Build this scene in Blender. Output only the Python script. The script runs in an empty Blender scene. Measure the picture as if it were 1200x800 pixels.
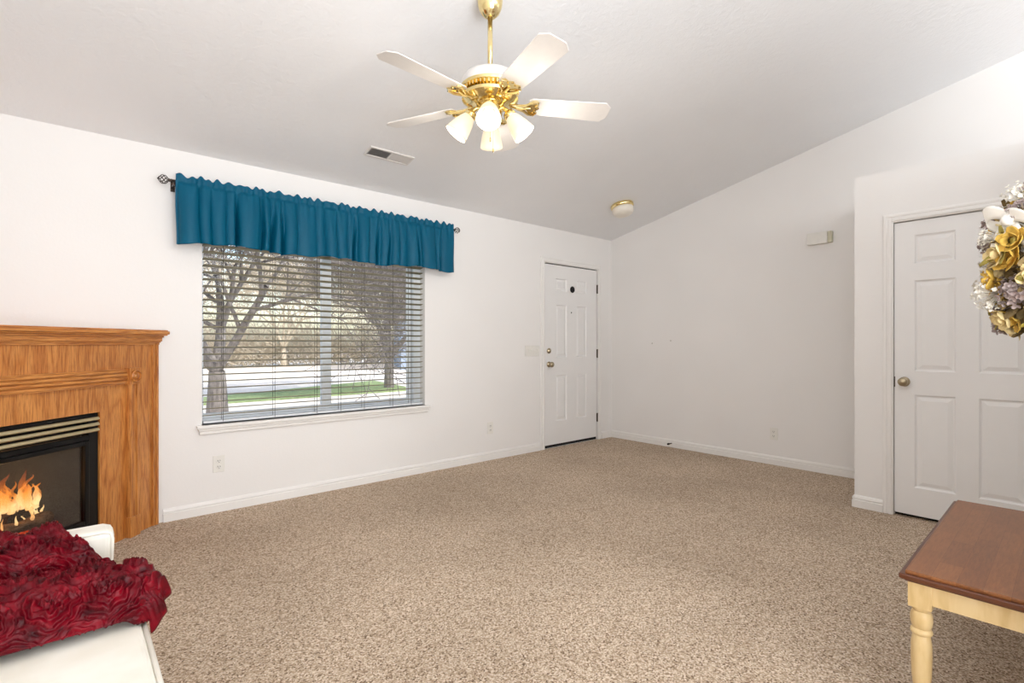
import bpy, bmesh, math, random
from mathutils import Vector, Matrix, noise
PI = math.pi
R_ = math.radians
S = bpy.context.scene
COL = S.collection

# ------------------------------------------------------------ camera
cam_d = bpy.data.cameras.new('camera'); cam = bpy.data.objects.new('camera', cam_d); COL.objects.link(cam)
cam_d.sensor_width = 36; cam_d.lens = 18; cam_d.clip_start = 0.02; cam_d.clip_end = 300
cam_d.shift_y = 2 / 1200
cam.location = (0, 0, 1.16); cam.rotation_euler = (R_(90), 0, R_(-41)); S.camera = cam
# ------------------------------------------------------------ exposure, sky, sun, room light
S.view_settings.view_transform = 'Standard'; S.view_settings.look = 'None'
S.view_settings.gamma = 1; S.view_settings.exposure = 0; S.view_settings.use_curve_mapping = False
S.cycles.use_denoising = True
S.cycles.max_bounces = 10; S.cycles.diffuse_bounces = 6; S.cycles.transparent_max_bounces = 16
S.cycles.sample_clamp_indirect = 6
W = bpy.data.worlds.new('sky'); S.world = W; W.use_nodes = True
nt = W.node_tree; bg = nt.nodes['Background']; sky = nt.nodes.new('ShaderNodeTexSky')
sky.sky_type = 'NISHITA'; sky.sun_disc = False; sky.sun_elevation = R_(42); sky.sun_rotation = R_(200)
sky.air_density = 1.2; sky.dust_density = 2.5
nt.links.new(sky.outputs[0], bg.inputs[0]); bg.inputs[1].default_value = 0.34

def light(name, typ, loc, rot, energy, color=(1, 1, 1), size=1.0, size_y=None, radius=None):
    d = bpy.data.lights.new(name, typ); d.energy = energy; d.color = color
    if typ == 'AREA':
        d.shape = 'RECTANGLE'; d.size = size; d.size_y = size_y or size
    if radius is not None:
        if typ == 'SUN': d.angle = radius
        else: d.shadow_soft_size = radius
    o = bpy.data.objects.new(name, d); COL.objects.link(o); o.location = loc; o.rotation_euler = rot
    return o
light('sun', 'SUN', (0, -10, 20), (R_(44), 0, R_(50)), 4.4, (1, .95, .88), radius=R_(.6))
# fill areas added behind the camera, standing in for daylight of unseen rooms
light('back_fill_light', 'AREA', (0.45, -3.4, 1.7), (R_(88), 0, R_(0)), 30, (.93, .97, 1), 2.4, 2.2)
light('back_right_fill_light', 'AREA', (2.4, -2.1, 2.7), (R_(35), 0, R_(-8)), 52, (.93, .97, 1), 2.4, 1.6)  # unseen fill added for the right side, no real fixture
# fill added behind the camera, aimed up to brighten the ceiling and walls
light('ceiling_fill_light', 'AREA', (0.45, -1.7, 1.1), (R_(143), 0, R_(-28)), 142, (.92, .96, 1), 2.2, 1.8)

# ------------------------------------------------------------ materials
def srgb(r, g, b):
    f = lambda c: (c/255/12.92) if c/255 <= .04045 else ((c/255+.055)/1.055)**2.4
    return (f(r), f(g), f(b), 1)

class M:
    """small node helper around one principled material"""
    def __init__(s, name, color=(.8, .8, .8, 1), rough=.5, metal=0., **kw):
        s.m = bpy.data.materials.new(name); s.m.use_nodes = True
        s.t = s.m.node_tree; s.p = s.t.nodes['Principled BSDF']; s.out = s.t.nodes['Material Output']
        s.p.inputs['Base Color'].default_value = color; s.p.inputs['Roughness'].default_value = rough
        s.p.inputs['Metallic'].default_value = metal
        for k, v in kw.items(): s.p.inputs[k.replace('_', ' ')].default_value = v
        s.tc = None
    def n(s, typ, **kw):
        x = s.t.nodes.new('ShaderNode' + typ)
        for k, v in kw.items(): setattr(x, k, v)
        return x
    def l(s, a, b): s.t.links.new(a, b)
    def co(s, scale=(1, 1, 1), rot=(0, 0, 0)):
        if s.tc is None: s.tc = s.n('TexCoord')
        mp = s.n('Mapping'); mp.inputs['Scale'].default_value = scale; mp.inputs['Rotation'].default_value = rot
        s.l(s.tc.outputs['Object'], mp.inputs[0]); return mp.outputs[0]
    def noise(s, sc, detail=3, rough=.55, dist=0, vec=None):
        x = s.n('TexNoise'); x.inputs['Scale'].default_value = sc; x.inputs['Detail'].default_value = detail
        x.inputs['Roughness'].default_value = rough; x.inputs['Distortion'].default_value = dist
        s.l(vec if vec else s.co(), x.inputs['Vector']); return x.outputs['Fac']
    def ramp(s, fac, stops):
        x = s.n('ValToRGB'); e = x.color_ramp.elements
        while len(e) < len(stops): e.new(.5)
        for el, (p, c) in zip(e, stops): el.position = p; el.color = c
        s.l(fac, x.inputs[0]); return x.outputs[0]
    def mix(s, fac, a, b, typ='MIX'):
        x = s.n('Mix', data_type='RGBA', blend_type=typ)
        for sock, v in ((x.inputs[0], fac), (x.inputs[6], a), (x.inputs[7], b)):
            if hasattr(v, 'links'): s.l(v, sock)
            else: sock.default_value = v
        return x.outputs[2]
    def bump(s, h, strength=.2, dist=.01):
        x = s.n('Bump'); x.inputs['Strength'].default_value = strength; x.inputs['Distance'].default_value = dist
        s.l(h, x.inputs['Height']); s.l(x.outputs[0], s.p.inputs['Normal']); return x
    def base(s, c): s.l(c, s.p.inputs['Base Color'])

def plain(name, rgb, rough=.5, metal=0., var=.06, sc=30, **kw):
    c = srgb(*rgb); a = M(name, c, rough, metal, **kw)
    lo = tuple(v*(1-var) for v in c[:3]) + (1,); hi = tuple(min(1, v*(1+var)) for v in c[:3]) + (1,)
    a.base(a.ramp(a.noise(sc), [(.3, lo), (.7, hi)])); return a.m

def mk_wall():
    a = M('wall_paint', rough=.75)
    a.base(a.ramp(a.noise(.9, 2), [(.35, srgb(238, 236, 234)), (.7, srgb(242, 240, 238))]))
    a.bump(a.noise(70, 3), .12, .004); return a.m
def mk_ceiling():
    a = M('ceiling_paint', rough=.85)
    a.base(a.ramp(a.noise(1.2, 2), [(.3, srgb(236, 237, 239)), (.7, srgb(240, 241, 243))]))
    a.bump(a.ramp(a.noise(26, 4, .6, .4), [(.42, (0, 0, 0, 1)), (.6, (1, 1, 1, 1))]), .2, .005); return a.m
def mk_carpet():
    a = M('carpet_pile', rough=1.)
    v = a.n('TexVoronoi'); v.inputs['Scale'].default_value = 185; v.inputs['Randomness'].default_value = 1
    wob = a.co((1, 1, 1)); a.l(wob, v.inputs['Vector'])
    cell = a.n('SeparateColor'); a.l(v.outputs['Color'], cell.inputs[0])
    speck = a.ramp(cell.outputs[0], [(.0, srgb(112, 89, 68)), (.2, srgb(170, 146, 121)), (.6, srgb(204, 183, 159)), (1., srgb(236, 220, 201))])
    big = a.ramp(a.noise(1.1, 3, .5), [(.35, (.86, .85, .84, 1)), (.65, (1.03, 1.03, 1.03, 1))])
    c = a.mix(1., speck, big, 'MULTIPLY')
    fine = a.ramp(a.noise(160, 2, .7), [(.3, (.84, .83, .82, 1)), (.65, (1.08, 1.08, 1.08, 1))])
    a.base(a.mix(1., c, fine, 'MULTIPLY'))
    inv = a.n('Math', operation='SUBTRACT'); inv.inputs[0].default_value = 1; a.l(v.outputs['Distance'], inv.inputs[1])
    a.bump(inv.outputs[0], .6, .006); return a.m
def mk_oak(name='honey_oak', horiz=False):
    a = M(name, rough=.34, Coat_Weight=.2, Coat_Roughness=.25)
    ax = (lambda f, l: (l, f, f)) if horiz else (lambda f, l: (f, f, l))
    cath = a.noise(1., 2, .5, .35, a.co(ax(6, .8)))
    rings = a.n('Math', operation='PINGPONG'); mu = a.n('Math', operation='MULTIPLY'); a.l(cath, mu.inputs[0]); mu.inputs[1].default_value = 9; a.l(mu.outputs[0], rings.inputs[0]); rings.inputs[1].default_value = .5
    c = a.ramp(rings.outputs[0], [(0, srgb(190, 118, 54)), (.2, srgb(206, 137, 70)), (.5, srgb(216, 149, 80))])
    pores = a.noise(1., 3, .65, 0, a.co(ax(150, 9)))
    p = a.ramp(pores, [(.38, (.50, .38, .27, 1)), (.54, (1, 1, 1, 1))])
    big = a.ramp(a.noise(2.6, 2), [(.3, (.88, .84, .79, 1)), (.7, (1.04, 1.03, 1.0, 1))])
    c2 = a.mix(.75, c, p, 'MULTIPLY'); a.base(a.mix(1., c2, big, 'MULTIPLY'))
    a.bump(pores, .12, .002); return a.m
def mk_tabletop():
    a = M('brown_butcher_block', rough=.34, Coat_Weight=.08, Coat_Roughness=.2, Specular_IOR_Level=.35)
    b = a.n('TexBrick'); b.offset = .37; b.inputs['Scale'].default_value = 1.
    b.inputs['Brick Width'].default_value = .26; b.inputs['Row Height'].default_value = .058; b.inputs['Mortar Size'].default_value = .0006
    b.inputs['Color1'].default_value = srgb(132, 82, 46); b.inputs['Color2'].default_value = srgb(150, 96, 56); b.inputs['Mortar'].default_value = srgb(120, 72, 38)
    a.l(a.co((1, 1, 1)), b.inputs['Vector'])
    g = a.ramp(a.noise(20, 4, .6, .3, a.co((1, 8, 8))), [(.3, (.78, .76, .74, 1)), (.7, (1.12, 1.1, 1.08, 1))])
    a.base(a.mix(1., b.outputs['Color'], g, 'MULTIPLY')); return a.m
def mk_cream():
    a = M('cream_paint', rough=.38)
    a.base(a.ramp(a.noise(7, 3, .6, .3, a.co((3, 3, .7))), [(.3, srgb(204, 172, 116)), (.5, srgb(222, 194, 142)), (.75, srgb(232, 208, 162))])); return a.m
def mk_teal():
    a = M('teal_satin', rough=.48, Specular_IOR_Level=.25)
    wv = a.noise(420, 2, .5, 0, a.co((1, .2, 1)))
    a.base(a.ramp(wv, [(.3, srgb(0, 88, 116)), (.7, srgb(0, 108, 142))]))
    tr = a.n('BsdfTranslucent'); tr.inputs[0].default_value = srgb(0, 130, 180)
    mx = a.n('MixShader'); mx.inputs[0].default_value = .24
    a.l(a.p.outputs[0], mx.inputs[1]); a.l(tr.outputs[0], mx.inputs[2]); a.l(mx.outputs[0], a.out.inputs[0])
    a.bump(wv, .06, .001); return a.m
def mk_red():
    a = M('crimson_satin', rough=.42, Specular_IOR_Level=.22)
    a.base(a.ramp(a.noise(22, 3), [(.3, srgb(58, 0, 8)), (.55, srgb(104, 0, 18)), (.8, srgb(140, 4, 28))]))
    a.bump(a.noise(160, 2), .1, .002); return a.m
def mk_fabric():
    a = M('ivory_upholstery', rough=.62, Sheen_Weight=.1)
    a.base(a.ramp(a.noise(6, 3), [(.3, srgb(226, 220, 206)), (.7, srgb(240, 236, 226))]))
    a.bump(a.noise(300, 2), .08, .001); return a.m
def mk_brass():
    a = M('polished_brass', srgb(240, 218, 150), .16, 1.)
    a.base(a.ramp(a.noise(12, 2), [(.3, srgb(232, 206, 136)), (.7, srgb(246, 228, 176))])); return a.m
def mk_shade():
    a = M('lit_frosted_glass', srgb(205, 192, 168), .3)
    sep = a.n('SeparateXYZ'); a.l(a.co(), sep.inputs[0])
    c = a.ramp(a.noise(14, 2), [(.3, srgb(255, 238, 200)), (.7, srgb(255, 246, 220))])
    a.l(c, a.p.inputs['Emission Color']); a.p.inputs['Emission Strength'].default_value = .55; return a.m
def mk_glass(name, tint=(1, 1, 1, 1), ior=1.45):
    a = M(name); g = a.n('BsdfGlossy'); g.inputs['Roughness'].default_value = .02
    t = a.n('BsdfTransparent'); t.inputs[0].default_value = tint
    f = a.n('Fresnel'); f.inputs[0].default_value = ior
    mx = a.n('MixShader'); ge = a.n('NewGeometry'); fr = a.n('Math', operation='SUBTRACT'); a.l(f.outputs[0], fr.inputs[0]); a.l(ge.outputs['Backfacing'], fr.inputs[1]); fr.use_clamp = True
    a.l(fr.outputs[0], mx.inputs[0]); a.l(t.outputs[0], mx.inputs[1]); a.l(g.outputs[0], mx.inputs[2])
    a.l(mx.outputs[0], a.out.inputs[0]); return a.m
def mk_flame():
    a = M('flame_glow'); sep = a.n('SeparateXYZ'); a.l(a.co(), sep.inputs[0])
    nz = a.noise(16, 3, .6, .6, a.co((1, 1, .45)))
    mr = a.n('MapRange'); mr.inputs[1].default_value = 0.; mr.inputs[2].default_value = .30; a.l(sep.outputs[2], mr.inputs[0])
    ad = a.n('Math', operation='MULTIPLY_ADD'); a.l(nz, ad.inputs[0]); ad.inputs[1].default_value = .7; a.l(mr.outputs[0], ad.inputs[2])
    c = a.ramp(ad.outputs[0], [(.28, srgb(255, 216, 150)), (.55, srgb(255, 150, 56)), (.9, srgb(200, 70, 14))])
    em = a.n('Emission'); a.l(c, em.inputs[0]); em.inputs[1].default_value = 2.3
    t = a.n('BsdfTransparent'); al = a.ramp(ad.outputs[0], [(.32, (.55, .55, .55, 1)), (.65, (.24, .24, .24, 1)), (.95, (.03, .03, .03, 1))])
    mx = a.n('MixShader'); a.l(al, mx.inputs[0]); a.l(t.outputs[0], mx.inputs[1]); a.l(em.outputs[0], mx.inputs[2])
    a.l(mx.outputs[0], a.out.inputs[0]); return a.m
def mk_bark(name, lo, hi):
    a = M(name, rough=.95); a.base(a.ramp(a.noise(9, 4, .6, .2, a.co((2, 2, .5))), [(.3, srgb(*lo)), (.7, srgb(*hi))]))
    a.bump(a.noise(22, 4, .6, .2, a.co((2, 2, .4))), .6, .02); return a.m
def mk_log():
    a = M('charred_log_bark', rough=.95)
    n_ = a.noise(14, 5, .65, .4, a.co((.6, 2, 2)))
    a.base(a.ramp(n_, [(.3, srgb(30, 20, 14)), (.5, srgb(96, 66, 46)), (.75, srgb(168, 132, 100))])); a.bump(n_, .8, .02); return a.m
def mk_ember():
    a = M('glowing_embers', srgb(40, 14, 8), .9)
    e = a.ramp(a.noise(30, 3, .6), [(.42, (0, 0, 0, 1)), (.6, srgb(255, 70, 20)), (.75, srgb(255, 190, 110))])
    a.l(e, a.p.inputs['Emission Color']); a.p.inputs['Emission Strength'].default_value = 1.4; return a.m
def mk_grass():
    a = M('lawn_grass', rough=.95); a.base(a.ramp(a.noise(5, 5, .7), [(.3, srgb(124, 146, 92)), (.7, srgb(170, 186, 134))])); a.bump(a.noise(80, 3), .6, .03); return a.m
def mk_concrete():
    a = M('pale_concrete', rough=.9); a.base(a.ramp(a.noise(1.5, 5, .6), [(.3, srgb(218, 210, 198)), (.7, srgb(236, 230, 220))])); return a.m
def mk_siding(name, rgb):
    a = M(name, rough=.8); w = a.n('TexWave', bands_direction='Z'); w.inputs['Scale'].default_value = 2.2
    a.l(a.co(), w.inputs['Vector']); c = srgb(*rgb)
    a.base(a.ramp(w.outputs['Fac'], [(0, tuple(v*.8 for v in c[:3])+(1,)), (.15, c)])); return a.m

WALL, CEIL, CARPET = mk_wall(), mk_ceiling(), mk_carpet()
TRIM = plain('white_trim_paint', (240, 238, 235), .35, var=.015, sc=4)
DOORP = plain('white_door_paint', (238, 237, 236), .4, var=.015, sc=3)
FRAMEW = plain('white_vinyl', (232, 236, 240), .35, var=.02)
OAK = mk_oak(); OAKH = mk_oak('honey_oak_rail', horiz=True)
BLACK = plain('black_metal', (7, 7, 8), .35, 0., Specular_IOR_Level=.3)
DARKGAP = plain('dark_gap', (22, 20, 18), .9)
CHAR = plain('firebox_lining', (56, 57, 58), .85, sc=6, var=.25)
LOUV = plain('pale_brass', (226, 212, 172), .3, .85)
BRASS = mk_brass(); SHADE = mk_shade()
FANW = plain('white_fan_enamel', (222, 218, 214), .3, var=.02)
NICKEL = plain('satin_nickel', (178, 164, 138), .28, 1.)
DKMETAL = plain('dark_bronze', (74, 66, 60), .35, .8)
HINGE = plain('aged_hinge_metal', (92, 84, 74), .4, .9)
PLASTIC = plain('ivory_plastic', (234, 232, 226), .4, var=.02)
SLATM = plain('olive_slat', (124, 116, 78), .5, var=.05)
TEAL, RED, FABRIC = mk_teal(), mk_red(), mk_fabric()
TOP, CREAM = mk_tabletop(), mk_cream()
EDGE = plain('dark_brown_edge', (92, 50, 28), .3, var=.12, sc=12)
GLASS = mk_glass('window_glass'); FGLASS = mk_glass('smoked_fire_glass', (.8, .8, .8, 1), 1.9)
FLAME, LOG, EMBER = mk_flame(), mk_log(), mk_ember()
GRASS, CONC = mk_grass(), mk_concrete()
DOME = plain('frosted_glass_dome', (236, 230, 218), .35, var=.03)

# ------------------------------------------------------------ object helpers
class MB:
    def __init__(s): s.v = []; s.f = []
    def add(s, vs, fs):
        o = len(s.v); s.v += [tuple(p) for p in vs]; s.f += [tuple(i+o for i in f) for f in fs]
    def box(s, a, b, mtx=None):
        (x0, y0, z0), (x1, y1, z1) = a, b
        vs = [(x0, y0, z0), (x1, y0, z0), (x1, y1, z0), (x0, y1, z0), (x0, y0, z1), (x1, y0, z1), (x1, y1, z1), (x0, y1, z1)]
        if mtx: vs = [mtx @ Vector(p) for p in vs]
        s.add(vs, [(0, 3, 2, 1), (4, 5, 6, 7), (0, 1, 5, 4), (1, 2, 6, 5), (2, 3, 7, 6), (3, 0, 4, 7)]); return s
    def prism(s, poly, z0, z1):
        n = len(poly); vs = [(x, y, z0) for x, y in poly] + [(x, y, z1) for x, y in poly]
        s.add(vs, [tuple(range(n))[::-1], tuple(range(n, 2*n))] + [(i, (i+1) % n, n+(i+1) % n, n+i) for i in range(n)]); return s
    def lathe(s, prof, seg=24, mtx=None, cap=True, flute=0, fl_n=0):
        vs = []; n = len(prof)
        for r, z in prof:
            for k in range(seg):
                a = 2*PI*k/seg; rr = r*(1+flute*math.cos(fl_n*a)) if flute else r
                vs.append((rr*math.cos(a), rr*math.sin(a), z))
        fs = [(i*seg+k, i*seg+(k+1) % seg, (i+1)*seg+(k+1) % seg, (i+1)*seg+k) for i in range(n-1) for k in range(seg)]
        if cap: fs += [tuple(range(seg))[::-1], tuple(range((n-1)*seg, n*seg))]
        if mtx: vs = [mtx @ Vector(p) for p in vs]
        s.add(vs, fs); return s
    def tube(s, pts, rad, seg=8, cap=True):
        pts = [Vector(p) for p in pts]; n = len(pts)
        rad = rad if isinstance(rad, (list, tuple)) else [rad]*n
        vs = []; up = None
        for i, p in enumerate(pts):
            t = (pts[min(i+1, n-1)] - pts[max(i-1, 0)])
            if t.length < 1e-9: t = Vector((0, 0, 1))
            t.normalize()
            if up is None:
                up = t.orthogonal().normalized()
            else:
                up = (up - t*up.dot(t)); up = up.normalized() if up.length > 1e-6 else t.orthogonal().normalized()
            w = t.cross(up)
            for k in range(seg):
                a = 2*PI*k/seg; vs.append(p + (up*math.cos(a) + w*math.sin(a))*rad[i])
        fs = [(i*seg+k, i*seg+(k+1) % seg, (i+1)*seg+(k+1) % seg, (i+1)*seg+k) for i in range(n-1) for k in range(seg)]
        if cap: fs += [tuple(range(seg))[::-1], tuple(range((n-1)*seg, n*seg))]
        s.add(vs, fs); return s
    def grid(s, fn, nu, nv):
        vs = [fn(i/nu, j/nv) for j in range(nv+1) for i in range(nu+1)]; w = nu+1
        s.add(vs, [(j*w+i, j*w+i+1, (j+1)*w+i+1, (j+1)*w+i) for j in range(nv) for i in range(nu)]); return s
    def build(s, name, mat, parent=None, smooth=False, bevel=0, seg=2, autosm=None):
        me = bpy.data.meshes.new(name); me.from_pydata(s.v, [], s.f); me.materials.append(mat)
        o = bpy.data.objects.new(name, me); COL.objects.link(o)
        if parent: o.parent = parent
        if smooth:
            me.polygons.foreach_set('use_smooth', [True]*len(me.polygons))
            if autosm: me.set_sharp_from_angle(angle=R_(autosm))
        if bevel:
            b = o.modifiers.new('bevel', 'BEVEL'); b.width = bevel; b.segments = seg; b.limit_method = 'ANGLE'; b.angle_limit = R_(40)
        return o
def thing(name, label, cat, loc=(0, 0, 0), rz=0, group=None, rot=None):
    o = bpy.data.objects.new(name, None); COL.objects.link(o); o.location = loc
    o.rotation_euler = rot if rot else (0, 0, rz); o.empty_display_size = .05
    return tag(o, label, cat, group)
def tag(o, label, cat, group=None, kind=None):
    o['label'] = label; o['category'] = cat
    if group: o['group'] = group
    if kind: o['kind'] = kind
    return o
def struct(o, label=None, cat=None):
    o['kind'] = 'structure'
    if label: o['label'] = label
    if cat: o['category'] = cat
    return o
def copy_tree(o, parent=None):
    c = o.copy(); COL.objects.link(c)
    if parent: c.parent = parent
    for ch in list(o.children): copy_tree(ch, c)
    return c
def wall_mesh(axis, lo, hi, t0, t1, z0, z1, holes):
    """wall running along axis x or y between t0..t1 in the other, with rectangular holes (a0,a1,z0,z1)"""
    m = MB(); A = sorted({lo, hi, *[h[0] for h in holes], *[h[1] for h in holes]}); Z = sorted({z0, z1, *[h[2] for h in holes], *[h[3] for h in holes]})
    for a, b in zip(A, A[1:]):
        for c, d in zip(Z, Z[1:]):
            if any(h[0] <= (a+b)/2 <= h[1] and h[2] <= (c+d)/2 <= h[3] for h in holes): continue
            m.box((a, t0, c), (b, t1, d)) if axis == 'x' else m.box((t0, a, c), (t1, b, d))
    return m

# ------------------------------------------------------------ room shell
XE, YN, XW, YS = 5.10, 3.99, -0.87, -4.0
XC, YC, YP = 4.228, 1.150, -0.02          # closet front, closet side, passage wall
SL = 0.2176; ZN = 2.43; YR = -0.3
def zc(y): return ZN + SL*(YN-y) if y >= YR else ZN + SL*(YN-YR) - SL*(YR-y)
WX0, WX1, WZ0, WZ1 = 0.69, 2.43, 0.605, 2.06
DX0, DX1, DZ = 3.935, 4.835, 2.045
struct(MB().box((XW-.2, YS-.2, -.2), (XE+.2, YN+.02, 0)).build('floor', CARPET), 'beige speckled carpet over the whole floor', 'carpet')
m = MB(); ys = [YN+.35, YR, YS-.2]; zs = [zc(YN)-SL*.35, zc(YR), zc(YS-.2)]
for i in range(2):
    y0, y1, a, b = ys[i], ys[i+1], zs[i], zs[i+1]
    vs = [(XW-.2, y0, a), (XE+.2, y0, a), (XE+.2, y1, b), (XW-.2, y1, b)]; vs += [(x, y, z+.18) for x, y, z in vs]
    m.add(vs, [(0, 1, 2, 3), (7, 6, 5, 4), (0, 4, 5, 1), (1, 5, 6, 2), (2, 6, 7, 3), (3, 7, 4, 0)])
struct(m.build('ceiling', CEIL), 'grey white textured sloping ceiling', 'ceiling')
struct(wall_mesh('x', XW-.15, XE+.15, YN, YN+.16, -.02, ZN+.02, [(WX0, WX1, WZ0, WZ1), (DX0, DX1, -.02, DZ)]).build('wall_north', WALL))
struct(MB().box((XE, YS-.15, 0), (XE+.15, YN, 3.45)).build('wall_east', WALL))
struct(MB().box((XW-.15, YS-.15, 0), (XW, YN, 3.45)).build('wall_west', WALL))
struct(MB().box((XW, YS-.15, 0), (XE, YS, 2.7)).build('wall_south', WALL))
DY0, DY1, CZ = 0.168, 0.922, 1.975        # closet door opening
BT = 2.335
struct(wall_mesh('y', YP, YC, XC, XC+.11, 0, BT, [(DY0, DY1, 0, CZ)]).build('wall_closet_front', WALL))
struct(MB().box((XC+.11, YC-.11, 0), (XE, YC, BT)).build('wall_closet_side', WALL))
struct(MB().box((1.72, YP-.12, 0), (XE, YP, BT)).build('wall_passage', WALL))
struct(MB().box((XC+.05, YP, BT-.1), (XE, YC-.05, BT-.005)).build('wall_closet_top', WALL))

def base_profile(m, p0, p1, n, h=.085):
    """baseboard from p0 to p1 (2D), n = unit normal into the room"""
    p0, p1, n = Vector(p0), Vector(p1), Vector(n)
    prof = [(0, 0), (.014, 0), (.014, .050), (.008, .055), (.008, .059), (.013, .063), (.010, .074), (.005, .083), (0, h)]
    k = len(prof); vs = []
    for p in (p0, p1):
        for d, z in prof: q = p + n*d; vs.append((q.x, q.y, z))
    fs = [(i, i+1, k+i+1, k+i) for i in range(k-1)] + [tuple(range(k)), tuple(range(k, 2*k))[::-1]]
    m.add(vs, fs)
m = MB(); base_profile(m, (.47, YN), (DX0-.07, YN), (0, -1)); base_profile(m, (DX1+.07, YN), (XE, YN), (0, -1))
struct(m.build('baseboard_north', TRIM))
m = MB(); base_profile(m, (XE, YC), (XE, YN), (-1, 0)); struct(m.build('baseboard_east', TRIM))
m = MB(); base_profile(m, (XC, DY1+.058), (XC, YC), (-1, 0)); base_profile(m, (XC-.014, YC), (XE, YC), (0, 1))
base_profile(m, (XC, YP), (XC, DY0-.058), (-1, 0))
struct(m.build('baseboard_closet', TRIM))
m = MB(); base_profile(m, (1.72, YP), (XC, YP), (0, 1)); struct(m.build('baseboard_passage', TRIM))

# ------------------------------------------------------------ doors
def casing(name, x0, x1, z1, w, loc, rz):
    m = MB()
    for a, b, d in ((0, w, .012), (.008, w*.45, .019), (w*.62, w-.006, .016)):
        m.box((x0-b, -d, 0), (x0-a, 0, z1+b)); m.box((x1+a, -d, 0), (x1+b, 0, z1+b)); m.box((x0-a, -d, z1+a), (x1+a, 0, z1+b))
    o = m.build(name, TRIM, bevel=.003); o.location = loc; o.rotation_euler = (0, 0, rz); return struct(o)
def panel_door(parent, w, z0, z1, panels, mat, thick=.035):
    m = MB()
    X = sorted({0, w, *[p[0] for p in panels], *[p[1] for p in panels]}); Z = sorted({z0, z1, *[p[2] for p in panels], *[p[3] for p in panels]})
    for a, b in zip(X, X[1:]):
        for c, d in zip(Z, Z[1:]):
            if any(p[0] <= (a+b)/2 <= p[1] and p[2] <= (c+d)/2 <= p[3] for p in panels): continue
            m.add([(a, 0, c), (b, 0, c), (b, 0, d), (a, 0, d)], [(0, 1, 2, 3)])
    for a, b, c, d in panels:
        L = [(0, 0), (.009, .010), (.016, .011), (.040, .003), (.042, .003)]
        for (i0, e0), (i1, e1) in zip(L, L[1:]):
            o = [(a+i0, e0, c+i0), (b-i0, e0, c+i0), (b-i0, e0, d-i0), (a+i0, e0, d-i0)]; q = [(a+i1, e1, c+i1), (b-i1, e1, c+i1), (b-i1, e1, d-i1), (a+i1, e1, d-i1)]
            m.add(o+q, [(k, (k+1) % 4, 4+(k+1) % 4, 4+k) for k in range(4)])
        i, e = L[-1]; m.add([(a+i, e, c+i), (b-i, e, c+i), (b-i, e, d-i), (a+i, e, d-i)], [(0, 1, 2, 3)])
    m.add([(0, 0, z0), (w, 0, z0), (w, 0, z1), (0, 0, z1), (0, thick, z0), (w, thick, z0), (w, thick, z1), (0, thick, z1)],
          [(5, 4, 7, 6), (0, 4, 5, 1), (1, 5, 6, 2), (2, 6, 7, 3), (3, 7, 4, 0)])
    return m.build('door_slab', mat, parent)
YAX = Matrix.Rotation(R_(90), 4, 'X')      # lathe axis z -> -y
def knob(parent, x, z, mat, r=.027, name='door_knob'):
    T = Matrix.Translation((x, 0, z)) @ YAX
    return MB().lathe([(.0005, -.001), (.031, -.001), (.032, .004), (.027, .009), (.012, .012), (.010, .030), (r*.7, .036), (r, .046), (r*.98, .056), (r*.75, .064), (.0005, .067)], 24, T).build(name, mat, parent, True)
# entry door
d1 = struct(thing('door_1', 'white six-panel entry door in the far left corner', 'door', (DX0+.012, YN+.004, 0)))
W1 = DX1-DX0-.024
pn = lambda a, b, c, d: (a-d1.location.x, b-d1.location.x, c, d)
panel_door(d1, W1, .035, DZ-.012, [pn(4.12, 4.30, 1.745, 1.885), pn(4.46, 4.64, 1.745, 1.885), pn(4.12, 4.30, 1.0, 1.59), pn(4.46, 4.64, 1.0, 1.59), pn(4.12, 4.30, .29, .80), pn(4.46, 4.64, .29, .80)], DOORP)
knob(d1, .062, .926, NICKEL, .03)
MB().lathe([(.0005, -.001), (.030, -.001), (.031, .006), (.024, .014), (.016, .016), (.014, .024), (.0005, .026)], 20, Matrix.Translation((.062, 0, 1.076)) @ YAX).build('deadbolt', NICKEL, d1, True)
MB().lathe([(.0005, -.001), (.008, -.001), (.008, .003), (.0005, .004)], 12, Matrix.Translation((4.375-d1.location.x, 0, 1.51)) @ YAX).build('peephole', BLACK, d1)
MB().lathe([(.0005, 0), (.036, 0), (.038, .004), (.034, .010), (.0005, .011)], 24, Matrix.Translation((4.39-d1.location.x, 0, 1.776)) @ YAX).build('round_disc', BLACK, d1, True, autosm=40)['label'] = 'black round disc between the top panels'
for z in (1.81, 1.036, .267):
    h = MB().box((W1-.002, -.004, z-.05), (W1+.022, .004, z+.05)); h.lathe([(.007, -.052), (.007, .052)], 10, Matrix.Translation((W1+.008, -.008, z)))
    h.build('hinge', HINGE, d1)
m = MB()   # dark sill and backing sheet: shade of the door gap put into colour
m.box((DX0-d1.location.x, .02, 0), (DX1-d1.location.x, .1, .03)); m.box((-.012, .034, .03), (W1+.012, .05, DZ)); m.build('door_gap_shade', DARKGAP, d1)
casing('trim_1', DX0, DX1, DZ, .062, (0, YN, 0), 0)
# closet door
d2 = struct(thing('door_2', 'white six-panel closet door at right with round knob', 'door', (XC+.004, DY1-.004, 0), R_(-90)))
W2 = DY1-DY0-.008
px = [(.108, .318), (.426, .636)]
panel_door(d2, W2, .022, CZ-.006, [(a, b, c, d) for a, b in px for c, d in ((1.685, 1.875), (.975, 1.575), (.205, .82))], DOORP)
knob(d2, .055, .903, NICKEL, .028)
MB().box((-.003, -.001, .865), (.004, .014, .935)).build('latch_plate', HINGE, d2)
MB().box((-.004, .036, 0), (W2+.004, .05, CZ)).build('door_gap_shade', DARKGAP, d2)  # dark sheet behind the slab paints the shade in the gap
casing('trim_2', -DY1, -DY0, CZ, .058, (XC, 0, 0), R_(-90))

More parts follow.
